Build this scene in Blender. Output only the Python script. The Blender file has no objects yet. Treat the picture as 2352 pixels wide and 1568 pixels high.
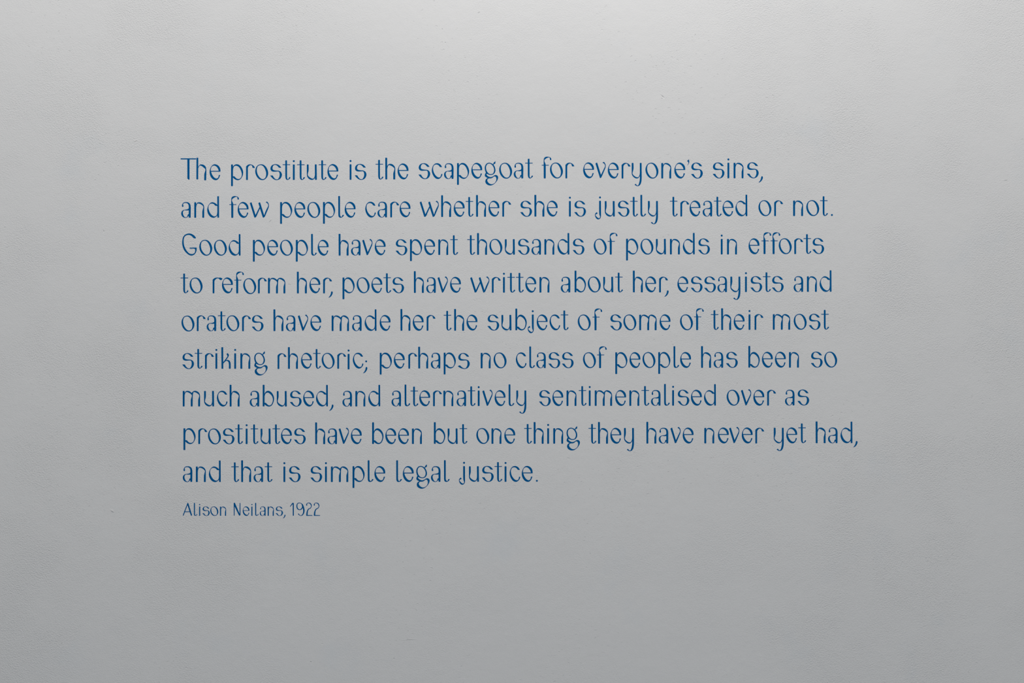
import bpy, bmesh, math
from mathutils import Vector
from mathutils.geometry import delaunay_2d_cdt

S = 0.0015            # metres of wall per unit of the lettering survey (1/16 glyph unit * 16)
ZC = 1.55             # eye height
def WX(px): return (px - 1176.0) * S
def WZ(py): return ZC + (784.0 - py) * S

scene = bpy.context.scene
col = scene.collection

# ------------------------------------------------------------------ camera
cam_d = bpy.data.cameras.new('camera')
cam = bpy.data.objects.new('camera', cam_d); col.objects.link(cam)
DIST = 4.2
cam.location = (0.0, -DIST, ZC)
cam.rotation_euler = (math.radians(90), 0, 0)
cam_d.sensor_width = 36.0
cam_d.lens = 36.0 * DIST / (2352 * S)
scene.camera = cam

# ------------------------------------------------------------------ world and lights
world = bpy.data.worlds.new('world'); scene.world = world
world.use_nodes = True
bg = world.node_tree.nodes['Background']
bg.inputs['Color'].default_value = (0.985, 1.0, 1.01, 1)
bg.inputs['Strength'].default_value = 0.46

def area(name, loc, target, size, size_y, power, color):
    d = bpy.data.lights.new(name, 'AREA'); d.shape = 'RECTANGLE'
    d.size = size; d.size_y = size_y; d.energy = power; d.color = color
    o = bpy.data.objects.new(name, d); col.objects.link(o)
    o.location = loc
    o.rotation_euler = (Vector(target) - Vector(loc)).to_track_quat('-Z', 'Y').to_euler()
    return o
area('ceiling_light_row', (0.25, -2.0, 4.4), (0.25, 0.0, 3.0), 7.0, 0.15, 70.0, (1.03, 1.0, 0.98))
area('track_spot', (0.30, -0.6, 3.3), (0.30, 0.0, 3.0), 1.5, 0.10, 1.45, (1.03, 1.0, 0.98))

vs = scene.view_settings
vs.view_transform = 'Standard'; vs.look = 'None'; vs.gamma = 1.0; vs.exposure = 0.0
vs.use_curve_mapping = False
scene.cycles.max_bounces = 3

# ------------------------------------------------------------------ node helpers
def new_mat(name):
    m = bpy.data.materials.new(name); m.use_nodes = True
    return m, m.node_tree.nodes, m.node_tree.links
class N:
    def __init__(s, nt): s.nt = nt
    def math(s, op, a, b=None, c=None, clamp=False):
        n = s.nt.nodes.new('ShaderNodeMath'); n.operation = op; n.use_clamp = clamp
        for i, v in enumerate((a, b, c)):
            if v is None: continue
            if isinstance(v, (int, float)): n.inputs[i].default_value = v
            else: s.nt.links.new(v, n.inputs[i])
        return n.outputs[0]
    def noise(s, vec, scale, detail=3, rough=0.5, distort=0.0):
        n = s.nt.nodes.new('ShaderNodeTexNoise'); n.inputs['Scale'].default_value = scale
        n.inputs['Detail'].default_value = detail; n.inputs['Roughness'].default_value = rough
        n.inputs['Distortion'].default_value = distort
        s.nt.links.new(vec, n.inputs['Vector']); return n.outputs['Fac']
    def mapping(s, vec, rot, scale, loc=(0, 0, 0)):
        n = s.nt.nodes.new('ShaderNodeMapping')
        n.inputs['Rotation'].default_value = rot; n.inputs['Scale'].default_value = scale
        n.inputs['Location'].default_value = loc
        s.nt.links.new(vec, n.inputs['Vector']); return n.outputs[0]
    def ramp(s, v, lo, hi):
        n = s.nt.nodes.new('ShaderNodeMapRange'); n.interpolation_type = 'SMOOTHSTEP'
        n.inputs['From Min'].default_value = lo; n.inputs['From Max'].default_value = hi
        s.nt.links.new(v, n.inputs['Value']); return n.outputs[0]

def plaster_relief(g, pos, strength_mask=True):
    """trowelled, painted plaster: fine stipple, diagonal drag, patches, nicks. height in metres"""
    # rotate first, then squeeze one axis: the drag runs down to the right on the left half, up to the right on the right half
    drag_l = g.mapping(g.mapping(pos, (0, math.radians(-27), 0), (1, 1, 1)), (0, 0, 0), (1.0, 1.0, 1.35))
    drag_r = g.mapping(g.mapping(pos, (0, math.radians(22), 0), (1, 1, 1)), (0, 0, 0), (1.0, 1.0, 1.2), (3, 0, 1))
    sep = g.nt.nodes.new('ShaderNodeSeparateXYZ'); g.nt.links.new(pos, sep.inputs[0])
    side = g.ramp(g.math('ADD', sep.outputs[0], g.math('MULTIPLY', g.noise(pos, 1.3, 2), 1.2)), 0.2, 1.9)
    a = g.noise(drag_l, 185, 2, 0.55)
    b = g.noise(drag_r, 200, 2, 0.55)
    mix = g.math('ADD', g.math('MULTIPLY', a, g.math('SUBTRACT', 1.0, side)), g.math('MULTIPLY', b, side))
    patch = g.ramp(g.noise(pos, 3.2, 3, 0.55), 0.36, 0.66)
    amp = g.math('ADD', g.math('MULTIPLY', patch, 0.75), 0.36)
    # the middle of the wall was rubbed smoother than its flanks
    flank = g.ramp(g.math('ADD', g.math('ABSOLUTE', g.math('ADD', sep.outputs[0], 0.15)), g.math('MULTIPLY', g.math('SUBTRACT', g.noise(pos, 1.7, 2), 0.5), 1.1)), 0.35, 1.15)
    amp = g.math('MULTIPLY', amp, g.math('ADD', 0.60, g.math('MULTIPLY', flank, 0.66)))
    fine = g.math('MULTIPLY', g.math('SUBTRACT', mix, 0.5), amp)
    fine = g.math('MULTIPLY', fine, 0.0024)
    med = g.math('MULTIPLY', g.noise(pos, 34, 3, 0.5), 0.0012)
    # lumps and pits in scattered patches
    pit = g.ramp(g.noise(g.mapping(pos, (0, 0.5, 0), (1, 1, 1.5), (7, 0, 2)), 85, 2, 0.5, 0.3), 0.66, 0.74)
    zone = g.ramp(g.noise(pos, 2.3, 2, 0.5), 0.46, 0.60)
    pit = g.math('MULTIPLY', g.math('MULTIPLY', pit, zone), 0.0010)
    slow = g.math('MULTIPLY', g.noise(pos, 4.5, 2, 0.5), 0.0035)
    h = g.math('ADD', fine, med); h = g.math('SUBTRACT', h, pit); h = g.math('ADD', h, slow)
    return h, sep

# nicks and specks that the wall shows: (px, py, rx, rz, rotation deg, height m)
NICKS = [(238, 531, 2.5, 4, 20, -0.0007), (258, 1173, 7, 3.5, -35, 0.0011), (312, 323, 8, 2.2, 20, 0.0006),
         (1522, 222, 9, 2.4, -40, -0.0008), (1016, 67, 2.2, 2.2, 0, -0.0007), (1023, 98, 2.2, 2.2, 0, -0.0007),
         (1100, 27, 7, 2.0, 25, 0.0006), (905, 1512, 2.6, 2.6, 0, -0.0008), (714, 1520, 2.6, 2.6, 0, -0.0008),
         (940, 1468, 26, 1.4, 4, 0.0005), (695, 468, 8, 2.0, 35, 0.0008), (621, 506, 8, 1.6, 45, 0.0007),
         (1693, 880, 1.6, 1.6, 0, -0.0009), (1280, 810, 1.6, 1.6, 0, -0.0009), (2310, 413, 10, 1.4, 8, 0.0006)]

def make_wall_material():
    m, nodes, links = new_mat('painted_plaster')
    g = N(m.node_tree)
    bsdf = nodes['Principled BSDF']
    geo = nodes.new('ShaderNodeNewGeometry')
    pos = geo.outputs['Position']
    h, sep = plaster_relief(g, pos)
    for (px, py, rx, rz, rot, hh) in NICKS:
        mp = nodes.new('ShaderNodeMapping'); mp.vector_type = 'TEXTURE'
        mp.inputs['Location'].default_value = (WX(px), 0, WZ(py))
        mp.inputs['Rotation'].default_value = (0, math.radians(-rot), 0)
        mp.inputs['Scale'].default_value = (rx * S, 1, rz * S)
        links.new(pos, mp.inputs['Vector'])
        gr = nodes.new('ShaderNodeTexGradient'); gr.gradient_type = 'QUADRATIC_SPHERE'
        links.new(mp.outputs[0], gr.inputs[0])
        k = g.math('MULTIPLY', gr.outputs['Fac'], hh * 3.5)
        h = g.math('ADD', h, k)
    bump = nodes.new('ShaderNodeBump'); bump.inputs['Distance'].default_value = 1.0
    bump.inputs['Strength'].default_value = 0.80
    links.new(h, bump.inputs['Height'])
    links.new(bump.outputs[0], bsdf.inputs['Normal'])
    # faint blotches of the paint itself
    tone = g.noise(pos, 2.2, 3, 0.55)
    mixn = nodes.new('ShaderNodeMix'); mixn.data_type = 'RGBA'
    mixn.inputs['A'].default_value = (0.735, 0.735, 0.735, 1)
    mixn.inputs['B'].default_value = (0.765, 0.765, 0.762, 1)
    links.new(tone, mixn.inputs['Factor'])
    cool = g.math('MULTIPLY', g.ramp(g.noise(g.mapping(pos, (0, 0, 0), (1, 1, 1), (2.7, 0, 5.1)), 3.1, 4, 0.6), 0.56, 0.72), 0.5)
    mix2 = nodes.new('ShaderNodeMix'); mix2.data_type = 'RGBA'
    mix2.inputs['B'].default_value = (0.705, 0.728, 0.748, 1)
    links.new(mixn.outputs['Result'], mix2.inputs['A']); links.new(cool, mix2.inputs['Factor'])
    links.new(mix2.outputs['Result'], bsdf.inputs['Base Color'])
    bsdf.inputs['Roughness'].default_value = 0.75
    bsdf.inputs['Specular IOR Level'].default_value = 0.15
    return m

def make_ink_material():
    m, nodes, links = new_mat('blue_vinyl')
    g = N(m.node_tree)
    bsdf = nodes['Principled BSDF']
    geo = nodes.new('ShaderNodeNewGeometry')
    pos = geo.outputs['Position']
    h, sep = plaster_relief(g, pos)
    bump = nodes.new('ShaderNodeBump'); bump.inputs['Distance'].default_value = 1.0
    bump.inputs['Strength'].default_value = 0.4
    links.new(h, bump.inputs['Height']); links.new(bump.outputs[0], bsdf.inputs['Normal'])
    tone = g.noise(pos, 60, 2)
    mixn = nodes.new('ShaderNodeMix'); mixn.data_type = 'RGBA'
    mixn.inputs['A'].default_value = (0.000, 0.099, 0.298, 1)
    mixn.inputs['B'].default_value = (0.000, 0.108, 0.320, 1)
    links.new(tone, mixn.inputs['Factor']); links.new(mixn.outputs['Result'], bsdf.inputs['Base Color'])
    bsdf.inputs['Roughness'].default_value = 0.6
    bsdf.inputs['Specular IOR Level'].default_value = 0.01
    return m
def flat_mat(name, c, scale, rough=0.7):
    m, nodes, links = new_mat(name); g = N(m.node_tree)
    bsdf = nodes['Principled BSDF']; geo = nodes.new('ShaderNodeNewGeometry')
    t = g.noise(geo.outputs['Position'], scale, 3)
    mixn = nodes.new('ShaderNodeMix'); mixn.data_type = 'RGBA'
    mixn.inputs['A'].default_value = tuple(v * 0.94 for v in c) + (1,)
    mixn.inputs['B'].default_value = tuple(c) + (1,)
    links.new(t, mixn.inputs['Factor']); links.new(mixn.outputs['Result'], bsdf.inputs['Base Color'])
    bsdf.inputs['Roughness'].default_value = rough
    return m
WALL = make_wall_material(); INK = make_ink_material()

# ------------------------------------------------------------------ wall, floor
def box_obj(name, lo, hi, mat, kind=None):
    bm = bmesh.new()
    bmesh.ops.create_cube(bm, size=1.0)
    for v in bm.verts:
        v.co = Vector([lo[i] + (v.co[i] + 0.5) * (hi[i] - lo[i]) for i in range(3)])
    me = bpy.data.meshes.new(name); bm.to_mesh(me); bm.free(); me.materials.append(mat)
    o = bpy.data.objects.new(name, me); col.objects.link(o)
    if kind: o['kind'] = kind
    return o
w = box_obj('wall_back', (-6.0, 0.0, 0.0), (6.0, 0.25, 5.2), WALL, 'structure')
w['label'] = 'pale grey painted plaster wall behind the blue lettering'
f = box_obj('floor', (-6.0, -6.5, -0.1), (6.0, 0.25, 0.0), flat_mat('grey_floor', (0.43, 0.47, 0.51), 9, 0.6), 'structure')
f['label'] = 'plain grey floor below the lettered wall'

# ------------------------------------------------------------------ the lettering: glyph outlines
# units: 16 per survey unit; y runs down; '*' marks a corner, other points are smooth.
def P(s):
    out = []
    for t in s.split():
        c = t.endswith('*'); x, y = t.rstrip('*').split(',')
        out.append((float(x), float(y), c))
    return out
def stem(x0, x1, y0, y1, dx=0, r=11):
    return P(f'{x0+r},{y0}* {x1-r},{y0}* {x1},{y0+r}* {x1+dx},{y1-r}* {x1+dx-r},{y1}* {x0+dx+r},{y1}* {x0+dx},{y1-r}* {x0},{y0+r}*')
def bar(x0, x1, y0, y1):
    return stem(x0, x1, y0, y1, 0, (y1 - y0) * 0.38)
def dot(cx, cy, r=37):
    return [(cx + r * math.cos(a * math.pi / 10), cy + r * math.sin(a * math.pi / 10), True) for a in range(20)]
COMMA = P('1470,1182* 1490,1165 1530,1110 1560,1040 1570,980 1587,958 1612,958 1632,985 1626,1040 1592,1110 1540,1165 1490,1187')

# name: (reference bottom, solids, holes)
G = {
'i': (1043, [stem(525, 595, 472, 1043), dot(560, 350)], []),
'l': (996, [P('1784,198* 1829,198* 1840,210* 1841,850* 1845,905 1862,945 1893,962 1912,940 1930,900 1945,886* 1965,888 1987,905* 1960,945 1920,980 1870,996 1825,990 1792,960 1778,900 1776,850* 1773,210*')], []),
't': (1043, [P('2090,320* 2134,320* 2145,331* 2147,930* 2152,985 2166,1009 2186,1009 2204,985 2222,946 2240,937* 2262,942 2276,960* 2238,1005 2192,1036 2147,1043 2107,1016 2085,960 2080,880* 2079,331*'), bar(1980, 2263, 467, 496)], []),
'o': (1050, [P('1205,466 1290,488 1370,555 1428,655 1457,770 1440,890 1390,975 1315,1035 1240,1050 1150,1030 1068,962 1005,855 980,735 994,630 1040,540 1110,484')],
      [P('1185,500 1250,522 1310,590 1353,680 1380,780 1377,880 1347,965 1295,1004 1248,1011 1190,990 1122,920 1070,830 1043,720 1045,630 1073,550 1122,512')]),
'e': (1053, [P('1541,735* 1541,690 1524,605 1480,535 1410,485 1330,467 1255,493 1195,560 1155,650 1140,750 1153,850 1195,945 1258,1015 1325,1048 1380,1053 1430,1035 1480,985 1515,915 1529,872 1520,860 1493,858 1480,872 1470,915 1450,962 1412,988 1362,984 1300,940 1245,865 1212,790 1200,742* 1530,742*')],
      [P('1187,708* 1190,640 1210,578 1255,531 1310,518 1370,540 1428,597 1460,655 1475,708*')]),
'h': (1015, [stem(272, 343, 215, 1015, 3), P('343,527* 375,472 410,447 455,440 520,450 585,495 625,550 640,615 641,700* 640,1004* 629,1015* 578,1015* 567,1004* 566,800* 570,775 585,725 600,665 606,620 590,588 540,545 480,510 410,490 385,507 361,560 345,625* 330,625* 330,527*')], []),
'n': (1038, [stem(583, 655, 468, 1038), P('655,540* 680,500 710,475 760,467 820,475 880,510 930,570 948,630 950,700* 949,1027* 938,1038* 889,1038* 878,1027* 879,810* 882,785 894,738 911,670 915,637 895,600 850,560 780,522 712,515 685,545 664,600 655,665* 640,665* 640,540*')], []),
'm': (1048, [stem(1212, 1283, 477, 1048), P('1283,545* 1310,500 1345,480 1400,474 1460,488 1510,520 1543,548* 1575,513 1620,480 1680,472 1750,495 1815,550 1845,620 1852,700* 1851,1037* 1840,1048* 1790,1048* 1779,1037* 1780,815* 1784,790 1796,748 1813,690 1818,652 1800,610 1750,570 1680,530 1620,521 1603,545 1588,610 1581,700* 1578,1037* 1567,1048* 1518,1048* 1507,1037* 1507,815* 1512,785 1526,740 1542,680 1545,642 1520,600 1460,555 1400,527 1350,520 1320,537 1300,577 1285,635* 1270,635* 1270,545*')], []),
'r': (1043, [P('659,1045* 648,1034* 648,545* 690,505 740,475 800,466 860,480 920,515 958,560 976,592* 968,603* 900,603* 885,585 875,545 855,510 820,499 780,512 742,545 719,592 716,650* 715,1034* 704,1045*')], []),
'p': (1050, [stem(100, 170, 470, 1270), P('170,550* 205,508 250,475 305,463 370,475 440,522 503,610 540,710 547,780 532,870 490,960 430,1025 350,1051 280,1036 215,998 168,952* 150,900* 150,550*')],
      [P('172,905* 228,908* 258,943 310,990 370,1003 430,988 475,930 495,850 485,770 455,680 405,590 340,536 270,520 220,542 185,602 172,690*')]),
'b': (1019, [stem(620, 690, 218, 1015), P('690,550* 715,500 760,455 815,440 880,455 950,508 1005,588 1037,690 1036,780 1010,880 962,968 900,1010 840,1020 770,1000 720,965 690,938* 670,900* 670,550*')],
      [P('692,878* 738,884* 770,915 820,960 875,975 930,948 970,880 992,790 985,700 950,620 880,545 805,508 750,525 710,575 691,645*')]),
'd': (1040, [stem(1427, 1491, 247, 1037, 5), P('1429,565* 1390,528 1320,485 1245,467 1180,490 1115,560 1070,660 1057,760 1073,850 1120,942 1190,1012 1285,1041 1350,1025 1400,988 1430,962* 1455,900* 1455,600*')],
      [P('1429,605* 1370,602* 1348,588 1310,545 1260,522 1200,520 1150,547 1115,602 1104,680 1120,750 1160,850 1220,930 1290,978 1330,987 1380,968 1415,915 1429,835*')]),
'a': (1005, [P('1157,604 1185,606 1203,588* 1200,560 1192,520 1196,490 1225,469 1285,461 1340,476 1380,518 1394,580 1396,642* 1386,668 1350,690 1290,703 1230,711 1170,737 1130,787 1118,850 1133,920 1180,977 1240,1004 1290,1008 1340,990 1375,957 1393,930* 1395,991* 1405,1002* 1456,1002* 1467,991* 1471,620* 1461,542 1430,475 1370,437 1295,427 1220,439 1170,483 1146,540 1146,580')],
      [P('1395,732* 1320,737 1240,731 1205,752 1183,800 1185,850 1205,912 1245,971 1290,988 1322,975 1346,940 1357,892 1375,874* 1395,868*')]),
's': (1050, [P('1937,596* 1925,603* 1855,600* 1830,575 1790,530 1740,501 1690,495 1647,520 1622,570 1617,630 1635,668 1690,690 1760,700 1850,709 1912,743 1950,800 1961,862 1940,943 1890,1010 1820,1045 1740,1051 1660,1022 1590,962 1530,890* 1537,882* 1615,882* 1625,887* 1650,932 1700,993 1750,1021 1800,1020 1840,980 1866,920 1876,850 1862,770 1840,744 1800,738 1720,743 1640,743 1580,720 1545,670 1539,610 1565,540 1620,490 1690,468 1750,466 1830,489 1890,533')], []),
's_drooping': (1050, [P('1937,596* 1925,603* 1855,600* 1830,575 1790,530 1740,501 1690,495 1647,520 1622,570 1617,630 1635,668 1690,690 1760,700 1850,709 1912,743 1950,800 1961,862 1940,943 1890,1010 1820,1045 1740,1051 1660,1032 1590,1000 1518,951* 1524,942* 1590,915* 1604,920* 1645,960 1705,1006 1755,1024 1800,1020 1840,980 1866,920 1876,850 1862,770 1840,744 1800,738 1720,743 1640,743 1580,720 1545,670 1539,610 1565,540 1620,490 1690,468 1750,466 1830,489 1890,533')], []),
'c': (1010, [P('1043,560* 1032,574 985,572 960,558 925,515 880,486 820,478 765,500 730,550 717,620 725,700 755,790 810,875 870,930 930,951 975,935 1000,890 1012,840 1022,823 1048,823 1058,845 1045,890 1010,947 960,992 905,1010 840,1000 770,950 710,860 675,760 668,680 685,590 720,510 780,450 850,428 920,437 990,480')], []),
'u': (1046, [P('1048,475* 1095,475* 1105,486* 1108,665* 1100,725 1085,785 1075,835 1081,877 1120,925 1180,969 1240,994 1280,992 1308,955 1328,900 1335,830* 1350,830* 1350,968* 1335,968* 1310,1008 1270,1035 1220,1046 1150,1026 1087,977 1048,910 1038,850* 1037,486*'), stem(1330, 1400, 472, 1043, 8)], []),
'y': (1041, [P('1628,467* 1674,467* 1685,478* 1690,655* 1680,722 1663,790 1651,850 1665,890 1710,940 1780,984 1850,992 1883,960 1908,900 1917,830* 1935,830* 1935,955* 1917,955* 1885,1003 1850,1030 1800,1041 1740,1025 1672,971 1626,900 1617,840* 1617,478*'),
             P('1926,467* 1972,467* 1983,478* 1987,900* 1985,1060 1974,1160 1944,1250 1895,1305 1840,1322 1780,1308 1721,1265* 1738,1250 1768,1235* 1795,1270 1832,1297 1865,1270 1892,1200 1911,1100 1918,990 1917,900* 1915,478*')], []),
'j': (1103, [dot(291, 297), P('268,418* 315,418* 326,429* 329,940* 325,1008 300,1065 260,1096 215,1104 160,1075 120,1012 105,950 110,902 138,862 180,834* 204,892* 150,915 128,937 142,972 190,1024 240,1055 270,1050 290,1020 288,985 270,940 261,880 258,800* 257,429*')], []),
'f': (1040, [P('103,1029* 114,1040* 166,1040* 177,1029* 178,540* 160,480 136,425 128,385 146,348 200,303 260,275 306,268 322,290 328,335 337,364* 378,366* 386,343 374,300 340,265 300,247 240,238 180,245 130,275 107,320 101,375 100,540*'), bar(25, 294, 541, 568)], []),
'g': (1248, [P('612,410 690,425 765,470 820,550 852,660 846,740 815,800 760,845 690,862 610,852 530,812 490,755 465,680 457,600 473,515 530,440'),
             P('762,466* 788,410 842,356* 851,372 850,432* 840,447 800,465 778,492*'),
             P('498,772* 473,820 459,872 470,912 510,945 567,972* 512,1005 482,1058 478,1118 508,1182 580,1232 665,1249 745,1230 830,1172 900,1090 940,1010 951,940 925,888 870,861 810,875 750,915 690,935 640,931 580,905 537,866 524,835 541,818* 560,800* 530,760*')],
      [P('615,446 560,465 520,520 507,600 520,680 560,760 620,815 690,829 745,815 780,770 801,690 790,610 745,520 680,460'),
       P('600,990* 690,985 740,965 790,925 830,915 865,940 883,1000 870,1080 820,1155 760,1190 700,1199 630,1175 575,1120 553,1070 562,1023')]),
'k': (985, [stem(458, 527, 190, 985, 5), P('520,750* 532,735* 580,670 640,590 675,540 685,515 670,488 648,458* 660,430 685,407* 720,440 739,480 730,520 690,590 628,670* 660,656 700,656 752,680 790,740 803,810* 803,974* 792,985* 746,985* 735,974* 733,800 720,745 690,705 650,695 618,707 570,752 532,797* 520,797*')], []),
'v': (1027, [P('282,492* 300,468* 338,456* 350,465* 484,905* 540,790 600,665 632,590 630,550 598,497 541,458* 560,438 596,430* 626,465 653,520 661,580 645,660 600,770 550,890 510,978 495,1006* 462,1027* 445,1018*')], []),
'w': (1038, [P('784,506* 800,485* 836,471* 850,480* 995,935* 1060,800 1140,640* 1097,508* 1112,487* 1150,471* 1164,480* 1310,945* 1345,845 1400,720 1450,622 1461,570 1430,515 1368,470* 1390,450 1418,443* 1460,490 1486,560 1484,630 1450,730 1400,850 1345,980 1325,1015* 1278,1038* 1262,1028* 1155,705* 1090,850 1030,985 1010,1018* 965,1038* 948,1025*')], []),
'T': (1035, [bar(68, 650, 248, 289), P('320,265* 401,265* 402,1022* 388,1036* 350,1018 322,988*')], []),
'h_leaning': (1055, [stem(663, 731, 222, 1022, -4), P('735,555* 770,500 810,472 850,468 915,480 975,520 1010,570 1020,620 1027,720 1025,850* 1021,1044* 1010,1055* 958,1055* 947,1044* 948,840* 960,785 981,720 990,670 975,630 930,590 870,540 800,515 770,535 733,602* 715,602* 715,555*')], []),
'r_flat': (1043, [P('659,1045* 648,1034* 648,545* 690,505 740,475 800,464 860,468 940,468 1016,500* 985,545* 955,562* 915,545 880,510 845,497 800,503 748,545 719,592 716,650* 715,1034* 704,1045*')], []),
'G': (1027, [P('647,378* 634,392 568,390 540,370 490,315 420,277 350,268 285,287 225,337 196,410 191,520 205,640 250,760 320,870 400,945 480,968 550,955 590,920 608,870 610,812 597,782 560,772 420,770 401,752 412,735* 655,727* 669,745* 666,820 645,900 600,970 540,1012 475,1027 400,1010 310,950 220,850 160,720 134,590 140,460 165,350 220,275 300,230 390,212 470,225 550,268 610,325')], []),
'’': (547, [P('350,332* 368,370 373,420 360,480 318,547* 301,541* 330,500 340,460 325,425 290,390*')], []),
',': (1187, [COMMA], []),
';': (1142, [dot(1783, 707, 36), [(x + 195, y - 45, c) for x, y, c in COMMA]], []),
'.': (973, [dot(1293, 937, 36)], []),
# small size, drawn full scale
'A': (622, [P('244,166* 254,152* 272,152* 283,166* 419,600* 408,615* 378,623* 328,491* 157,491* 108,616* 90,622* 74,610*')], [P('252,240* 165,462* 322,462*')]),
'N': (622, [P('1950,160* 1960,148* 1990,148* 2000,158* 2165,545* 2171,156* 2186,149* 2200,156* 2201,592* 2190,608* 2158,623* 2143,612* 1985,288* 1982,614* 1967,623* 1952,614*')], []),
'1': (866, [P('654,522* 742,396 765,388 785,395 798,416* 800,856* 779,868* 757,856* 755,436* 678,528* 664,532*')], []),
'9': (870, [P('1000,382 1070,400 1130,450 1170,540 1195,660 1181,760 1137,835 1085,868 1040,869 985,840 945,797* 958,786* 985,786* 1010,825 1046,853 1085,835 1125,780 1141,700 1130,580* 1090,630 1020,655 950,640 905,585 890,510 905,440 945,395')],
      [P('990,408 950,425 930,480 935,550 965,605 1010,628 1060,605 1095,550 1095,490 1070,430 1030,408')]),
'2': (868, [P('1250,478 1258,430 1290,395 1345,382 1410,400 1450,455 1451,530 1420,590 1362,625 1322,680 1310,760 1305,838* 1476,843* 1486,855* 1476,867* 1265,869* 1251,857* 1262,740 1290,660 1330,605 1385,580 1420,540 1420,480 1385,425 1330,405 1290,425 1293,470* 1285,491* 1260,493*')], []),
}

def smooth(pts, seg=5):
    n = len(pts); out = []
    for i in range(n):
        p1, p2 = pts[i], pts[(i + 1) % n]
        out.append((p1[0], p1[1]))
        if p1[2] and p2[2]: continue
        p0 = pts[i - 1] if not p1[2] else (2 * p1[0] - p2[0], 2 * p1[1] - p2[1], 0)
        p3 = pts[(i + 2) % n] if not p2[2] else (2 * p2[0] - p1[0], 2 * p2[1] - p1[1], 0)
        d = lambda a, b: max(1e-3, math.hypot(a[0] - b[0], a[1] - b[1]) ** 0.5)
        t0 = 0.0; t1 = t0 + d(p0, p1); t2 = t1 + d(p1, p2); t3 = t2 + d(p2, p3)
        k = 2 if math.hypot(p1[0] - p2[0], p1[1] - p2[1]) < 25 else seg
        for j in range(1, k):
            t = t1 + (t2 - t1) * j / k; q = []
            for c in (0, 1):
                A1 = (t1 - t) / (t1 - t0) * p0[c] + (t - t0) / (t1 - t0) * p1[c]
                A2 = (t2 - t) / (t2 - t1) * p1[c] + (t - t1) / (t2 - t1) * p2[c]
                A3 = (t3 - t) / (t3 - t2) * p2[c] + (t - t2) / (t3 - t2) * p3[c]
                B1 = (t2 - t) / (t2 - t0) * A1 + (t - t0) / (t2 - t0) * A2
                B2 = (t3 - t) / (t3 - t1) * A2 + (t - t1) / (t3 - t1) * A3
                q.append((t2 - t) / (t2 - t1) * B1 + (t - t1) / (t2 - t1) * B2)
            out.append(tuple(q))
    return out

THICK = 0.00015
def glyph_mesh(key, sx, sz):
    ref, solids, holes = G[key]
    cs = [smooth(c) for c in solids]; hs = [smooth(c) for c in holes]
    x0 = min(x for c in cs for x, y in c)
    def inside(px, py, poly):
        r = False; n = len(poly)
        for i in range(n):
            xa, ya = poly[i]; xb, yb = poly[i - 1]
            if (ya > py) != (yb > py) and px < (xb - xa) * (py - ya) / (yb - ya) + xa: r = not r
        return r
    verts = []; edges = []
    for c in cs + hs:
        b = len(verts)
        verts += [Vector(((x - x0) / 16.0, (ref - y) / 16.0)) for x, y in c]
        edges += [(b + i, b + (i + 1) % len(c)) for i in range(len(c))]
    vo, eo, fo, _, _, _ = delaunay_2d_cdt(verts, edges, [], 0, 1e-5)
    bm = bmesh.new()
    bv = [bm.verts.new((v.x * sx * S, 0, v.y * sz * S)) for v in vo]
    for f_ in fo:
        cx = sum(vo[i].x for i in f_) / 3 * 16 + x0; cy = ref - sum(vo[i].y for i in f_) / 3 * 16
        if any(inside(cx, cy, c) for c in cs) and not any(inside(cx, cy, h) for h in hs):
            try: bm.faces.new([bv[i] for i in f_])
            except ValueError: pass
    for v in [v for v in bm.verts if not v.link_faces]: bm.verts.remove(v)
    bmesh.ops.dissolve_degenerate(bm, dist=1e-7, edges=bm.edges)
    bmesh.ops.recalc_face_normals(bm, faces=bm.faces)
    if bm.faces and sum(f_.normal.y for f_ in bm.faces) > 0:
        bmesh.ops.reverse_faces(bm, faces=bm.faces)
    # give the film its thickness: the front face stands THICK proud of the wall
    r = bmesh.ops.extrude_face_region(bm, geom=list(bm.faces))
    for v in [g_ for g_ in r['geom'] if isinstance(g_, bmesh.types.BMVert)]: v.co.y -= THICK
    bmesh.ops.recalc_face_normals(bm, faces=bm.faces)
    me = bpy.data.meshes.new('letter'); bm.to_mesh(me); bm.free()
    me.materials.append(INK)
    return me
CACHE = {}
def glyph(key, sx, sz):
    k = (key, sx, sz)
    if k not in CACHE: CACHE[k] = glyph_mesh(key, sx, sz)
    return CACHE[k]

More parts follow.
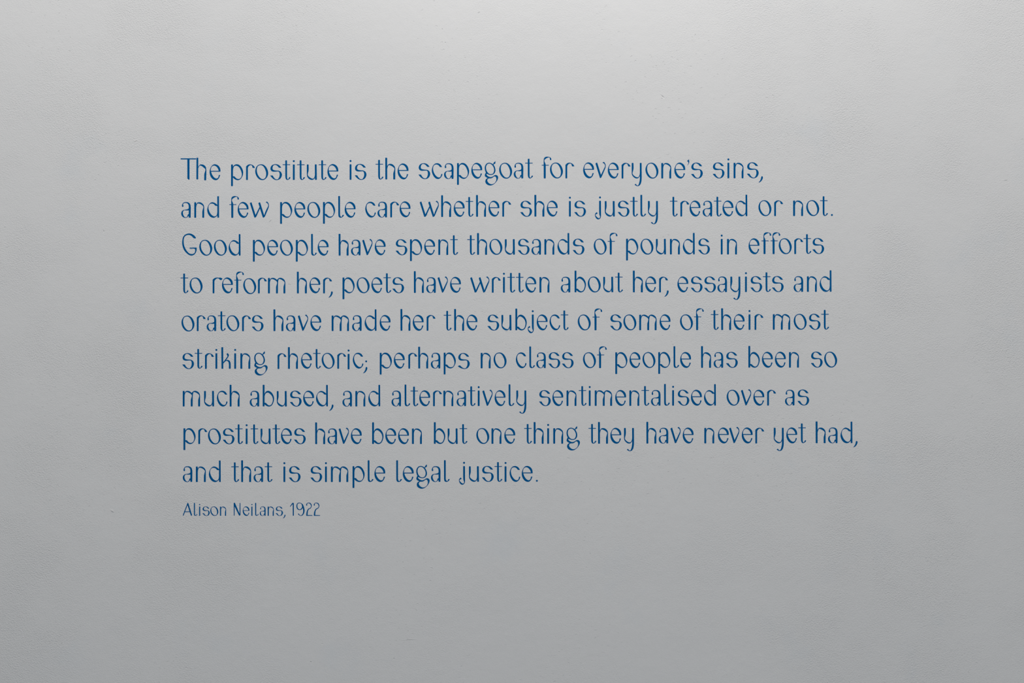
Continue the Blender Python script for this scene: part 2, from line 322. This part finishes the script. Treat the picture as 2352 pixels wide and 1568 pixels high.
# ------------------------------------------------------------------ the lettering: where each letter stands
# chunk: 'x0,y0,scale' then letters 'ch:left:bottom', '|' ends a word
LINES = [
('first', 'The prostitute is the scapegoat for everyone’s sins,', '''
@410,350,6 T:27:376 h_leaning:246:384 e:428:382 | p:724:382 r:931:379 o:1057:381 s:1264:380 t:1434:379 i:1575:379 t:1633:379 u:1768:379 t:1930:379 e:2052:379 |
@802,350,6 i:5:377 s:77:377 | t:362:373 h:497:372 e:667:371 | s:955:367 c:1138:366 a:1307:365 p:1486:364 e:1683:362 g:1868:455 o:2067:361 a:2268:359
@1194,348,6 t:72:370 | f:300:370 o:415:370 r:628:369 | e:872:368 v:1042:366 e:1212:371 r:1402:371 y:1541:371 o:1731:372 n:1949:371 e:2129:371 ’:2304:188
@1586,348,6 s:8:371 | s:306:369 i:508:368 n:593:368 s:778:367 ,:937:426 |'''),
('second', 'and few people care whether she is justly treated or not.', '''
@410,437,6 a:37:378 n:217:378 d:395:378 | f:698:379 e:815:379 w:983:377 | p:1400:379 e:1597:379 o:1775:379 p:1991:378 l:2201:377 e:2290:377 |
@802,437,6 c:221:375 a:390:373 r:566:372 e:695:371 | w:972:367 h:1267:367 e:1441:365 t:1604:363 h:1748:364 e:1920:362 r:2110:362 |
@1194,435,6 s:6:375 h:200:374 e:371:373 | i:676:373 s:750:374 | j:1035:412 u:1170:374 s:1349:374 t:1519:373 l:1661:373 y:1765:373 | t:2066:372 r:2212:372 e:2339:372
@1586,435,6 a:167:372 t:320:371 e:441:371 d:619:369 | o:936:367 r:1153:366 | n:1414:366 o:1595:366 t:1784:365 .:1935:365 |'''),
('third', 'Good people have spent thousands of pounds in efforts', '''
@410,523,6 G:50:383 o:286:384 o:488:384 d:691:384 | p:1025:384 e:1222:384 o:1398:384 p:1617:384 l:1827:383 e:1918:384 | h:2206:383
@802,523,6 a:25:380 v:180:378 e:352:378 | s:640:377 p:838:376 e:1034:376 n:1228:374 t:1392:374 | t:1626:373 h:1762:372 o:1932:372 u:2145:371
@1194,523,6 s:-27:371 a:160:371 n:338:370 d:518:369 s:729:369 | o:1018:369 f:1210:369 | p:1464:368 o:1662:369 u:1875:367 n:2068:367 d:2246:367
@1586,523,6 s:106:366 | i:416:367 n:503:367 | e:800:364 f:977:362 f:1102:362 o:1216:363 r:1430:361 t:1555:359 s:1680:360 |'''),
('fourth', 'to reform her, poets have written about her, essayists and', '''
@410,610,6 t:28:379 o:153:382 | r_flat:470:380 e:599:381 f:766:381 o:892:391 r:1095:381 m:1233:382 | h:1631:382 e:1804:380 r:1993:381 ,:2065:440 | p:2260:380
@802,610,6 o:103:379 e:306:378 t:470:376 s:595:378 | h:891:375 a:1062:375 v:1218:372 e:1390:373 | w:1668:371 r:1966:371 i:2119:371 t:2179:370
@1194,610,6 t:-55:370 e:76:371 n:270:370 | a:564:369 b:754:368 o:936:368 u:1149:367 t:1312:367 | h:1557:367 e:1728:367 r:1919:367 ,:1990:427 | e:2171:367
@1586,610,6 s:4:366 s:189:367 a:371:365 y:549:365 i:750:363 s:826:363 t:997:362 s:1122:362 | a:1421:361 n:1604:360 d:1779:360 |'''),
('fifth', 'orators have made her the subject of some of their most', '''
@410,697,6 o:41:384 r:252:378 a:388:379 t:541:378 o:660:380 r:876:379 s:1010:379 | h:1308:379 a:1480:379 v:1645:376 e:1817:378 | m:2110:378
@802,697,6 a:40:377 d:213:376 e:420:376 | h:706:374 e:876:374 r:1067:373 | t:1301:371 h:1446:374 e:1617:371 | s:1906:371 u:2098:370 b:2290:369
@1194,697,6 j:108:407 e:232:369 c:409:368 t:563:366 | o:798:369 f:1000:368 | s:1245:368 o:1427:368 m:1645:367 e:1926:367 | o:2207:367
@1586,697,6 f:48:365 | t:280:362 h:422:364 e:595:363 i:799:362 r:882:361 | m:1134:360 o:1422:360 s:1630:360 t:1800:358 |'''),
('sixth', 'striking rhetoric; perhaps no class of people has been so', '''
@410,784,6 s:52:379 t:222:374 r:365:377 i:508:376 k:590:376 i:767:376 n:852:376 g:1043:469 | r:1365:378 h:1508:377 e:1688:375 t:1853:375 o:1973:376 r:2188:375 i:2330:384
@802,784,6 c:50:373 ;:190:437 | p:421:373 e:615:373 r:815:373 h:951:372 a:1125:372 p:1302:371 s_drooping:1496:378 | n:1812:370 o:1990:370 | c:2297:368
@1194,784,6 l:130:367 a:226:367 s:395:367 s:580:367 | o:870:367 f:1063:367 | p:1315:366 e:1511:366 o:1690:365 p:1907:364 l:2117:364 e:2209:364 |
@1586,784,6 h:145:363 a:319:363 s:490:362 | b:797:361 e:984:361 e:1163:360 n:1357:360 | s:1659:359 o:1842:359 |'''),
('seventh', 'much abused, and alternatively sentimentalised over as', '''
@410,871,6 m:58:373 u:352:373 c:529:374 h:704:374 | a:981:374 b:1160:374 u:1354:375 s:1535:374 e:1718:374 d:1895:373 ,:2075:433 | a:2259:374
@802,871,6 n:85:373 d:264:372 | a:583:371 l:763:370 t:844:370 e:966:370 r:1156:369 n:1298:369 a:1480:369 t:1632:367 i:1771:367 v:1835:366 e:2004:368 l:2197:367 y:2303:367 |
@1194,871,6 s:265:367 e:448:367 n:643:366 t:810:364 i:949:365 m:1032:365 e:1314:365 n:1509:365 t:1675:363 a:1807:363 l:1987:362 i:2098:362 s:2174:362
@1586,871,6 e:6:362 d:186:362 | o:498:362 v:695:359 e:866:362 r:1056:360 | a:1302:359 s:1474:359 |'''),
('eighth', 'prostitutes have been but one thing they have never yet had,', '''
@410,958,6 p:68:369 r:273:368 o:406:373 s:610:371 t:779:369 i:925:369 t:992:369 u:1131:370 t:1293:369 e:1412:370 s:1592:370 | h:1883:370 a:2053:370 v:2207:367
@802,958,6 e:23:370 | b:316:369 e:498:370 e:674:370 n:865:368 | b:1167:367 u:1357:368 t:1520:366 | o:1752:367 n:1961:366 e:2138:366 |
@1194,958,6 t:58:364 h:190:365 i:376:365 n:460:364 g:643:457 | t:945:363 h:1077:364 e:1247:364 y:1435:362 | h:1743:362 a:1914:361 v:2075:358 e:2244:361 |
@1586,958,6 n:190:360 e:377:360 v:532:357 e:706:360 r:893:360 | y:1147:359 e:1320:359 t:1484:356 | h:1724:357 a:1895:357 d:2067:357 ,:2241:413 |'''),
('ninth', 'and that is simple legal justice.', '''
@410,1045,6 a:59:369 n:239:370 d:418:370 | t:726:370 h:863:370 a:1035:370 t:1186:369 | i:1445:370 s:1521:370 | s:1818:370 i:2018:370 m:2100:370
@802,1045,6 p:46:369 l:255:369 e:347:369 | l:648:369 e:739:369 g:924:462 a:1127:368 l:1306:368 |
@1050,1045,6 j:25:407 u:162:367 s:342:367 t:513:366 i:653:367 c:723:367 e:890:367 .:1085:366 |'''),
('small', 'Alison Neilans, 1922', '''
@415,1145,16 A:75:622 l:485:628 i:675:628 s:800:631 o:1087:632 n:1443:628 | N:1948:622
@525,1130,16 e:518:870 i:835:868 l:975:868 a:1145:868 n:1435:867 s:1732:870 ,:1990:962 |
@625,1130,16 1:655:866 9:890:870 2:1250:868 2:1530:868 |'''),
]
MARK = {',': 'comma', '.': 'full_stop', ';': 'semicolon', '’': 'apostrophe'}
for which, text, data in LINES:
    small = which == 'small'
    words = [[]]; cx0 = cy0 = 0; sc = 6.0
    for tok in data.split():
        if tok[0] == '@':
            cx0, cy0, sc = (float(v) for v in tok[1:].split(','))
        elif tok == '|':
            words.append([])
        else:
            k, lx, by = tok.rsplit(':', 2)
            words[-1].append((k, cx0 + float(lx) / sc, cy0 + float(by) / sc))
    words = [w_ for w_ in words if w_]
    got = ' '.join(''.join(k[0] for k, _, _ in w_) for w_ in words)
    assert got == text, (got, text)
    bx, by = words[0][0][1], max(p[2] for p in words[0] if p[0] not in 'gj,;')
    root = bpy.data.objects.new('text_line', None); col.objects.link(root)
    root.empty_display_size = 0.05
    root.location = (WX(bx), 0, WZ(by))
    if small:
        root['label'] = 'small blue attribution "Alison Neilans, 1922" under the quotation'
    else:
        ws = text.split()
        root['label'] = f'large blue lettering, {which} line of the quotation, from "{ws[0]}" to "{ws[-1].strip(",.;")}"'
        root['group'] = 'lines of the blue quotation on the wall'
    root['category'] = 'lettering'
    for w_, wtext in zip(words, text.split()):
        wo = bpy.data.objects.new('word', None); col.objects.link(wo)
        wo.empty_display_size = 0.03
        wo.parent = root
        wx, wz = WX(w_[0][1]), WZ(w_[0][2])
        wo.location = (wx - root.location.x, 0, wz - root.location.z)
        wo['label'] = f'blue word "{wtext.strip(",.;")}"' if not wtext[0].isdigit() else f'blue number "{wtext}"'
        for k, px, py in w_:
            if small and k not in 'AN192': sx, sz = 0.622, 0.597
            else: sx, sz = 1.0, 1.0
            me = glyph(k, sx, sz)
            c = k[0]
            nm = MARK.get(c, 'digit' if c.isdigit() else 'letter')
            o = bpy.data.objects.new(nm, me); col.objects.link(o)
            if nm in ('letter', 'digit'):
                o.parent = wo; o.location = (WX(px) - wx, 0, WZ(py) - wz)
            else:                                   # a mark stands beside its word, as a part of the line
                o.parent = root; o.location = (WX(px) - root.location.x, 0, WZ(py) - root.location.z)
            if nm == 'letter': o['label'] = f'{"capital" if c.isupper() else "lower-case"} letter {c}'
            elif nm == 'digit': o['label'] = f'digit {c}'
print('letters', sum(1 for o in bpy.data.objects if o.type == 'MESH'), 'tris', sum(len(me.polygons) for me in bpy.data.meshes))
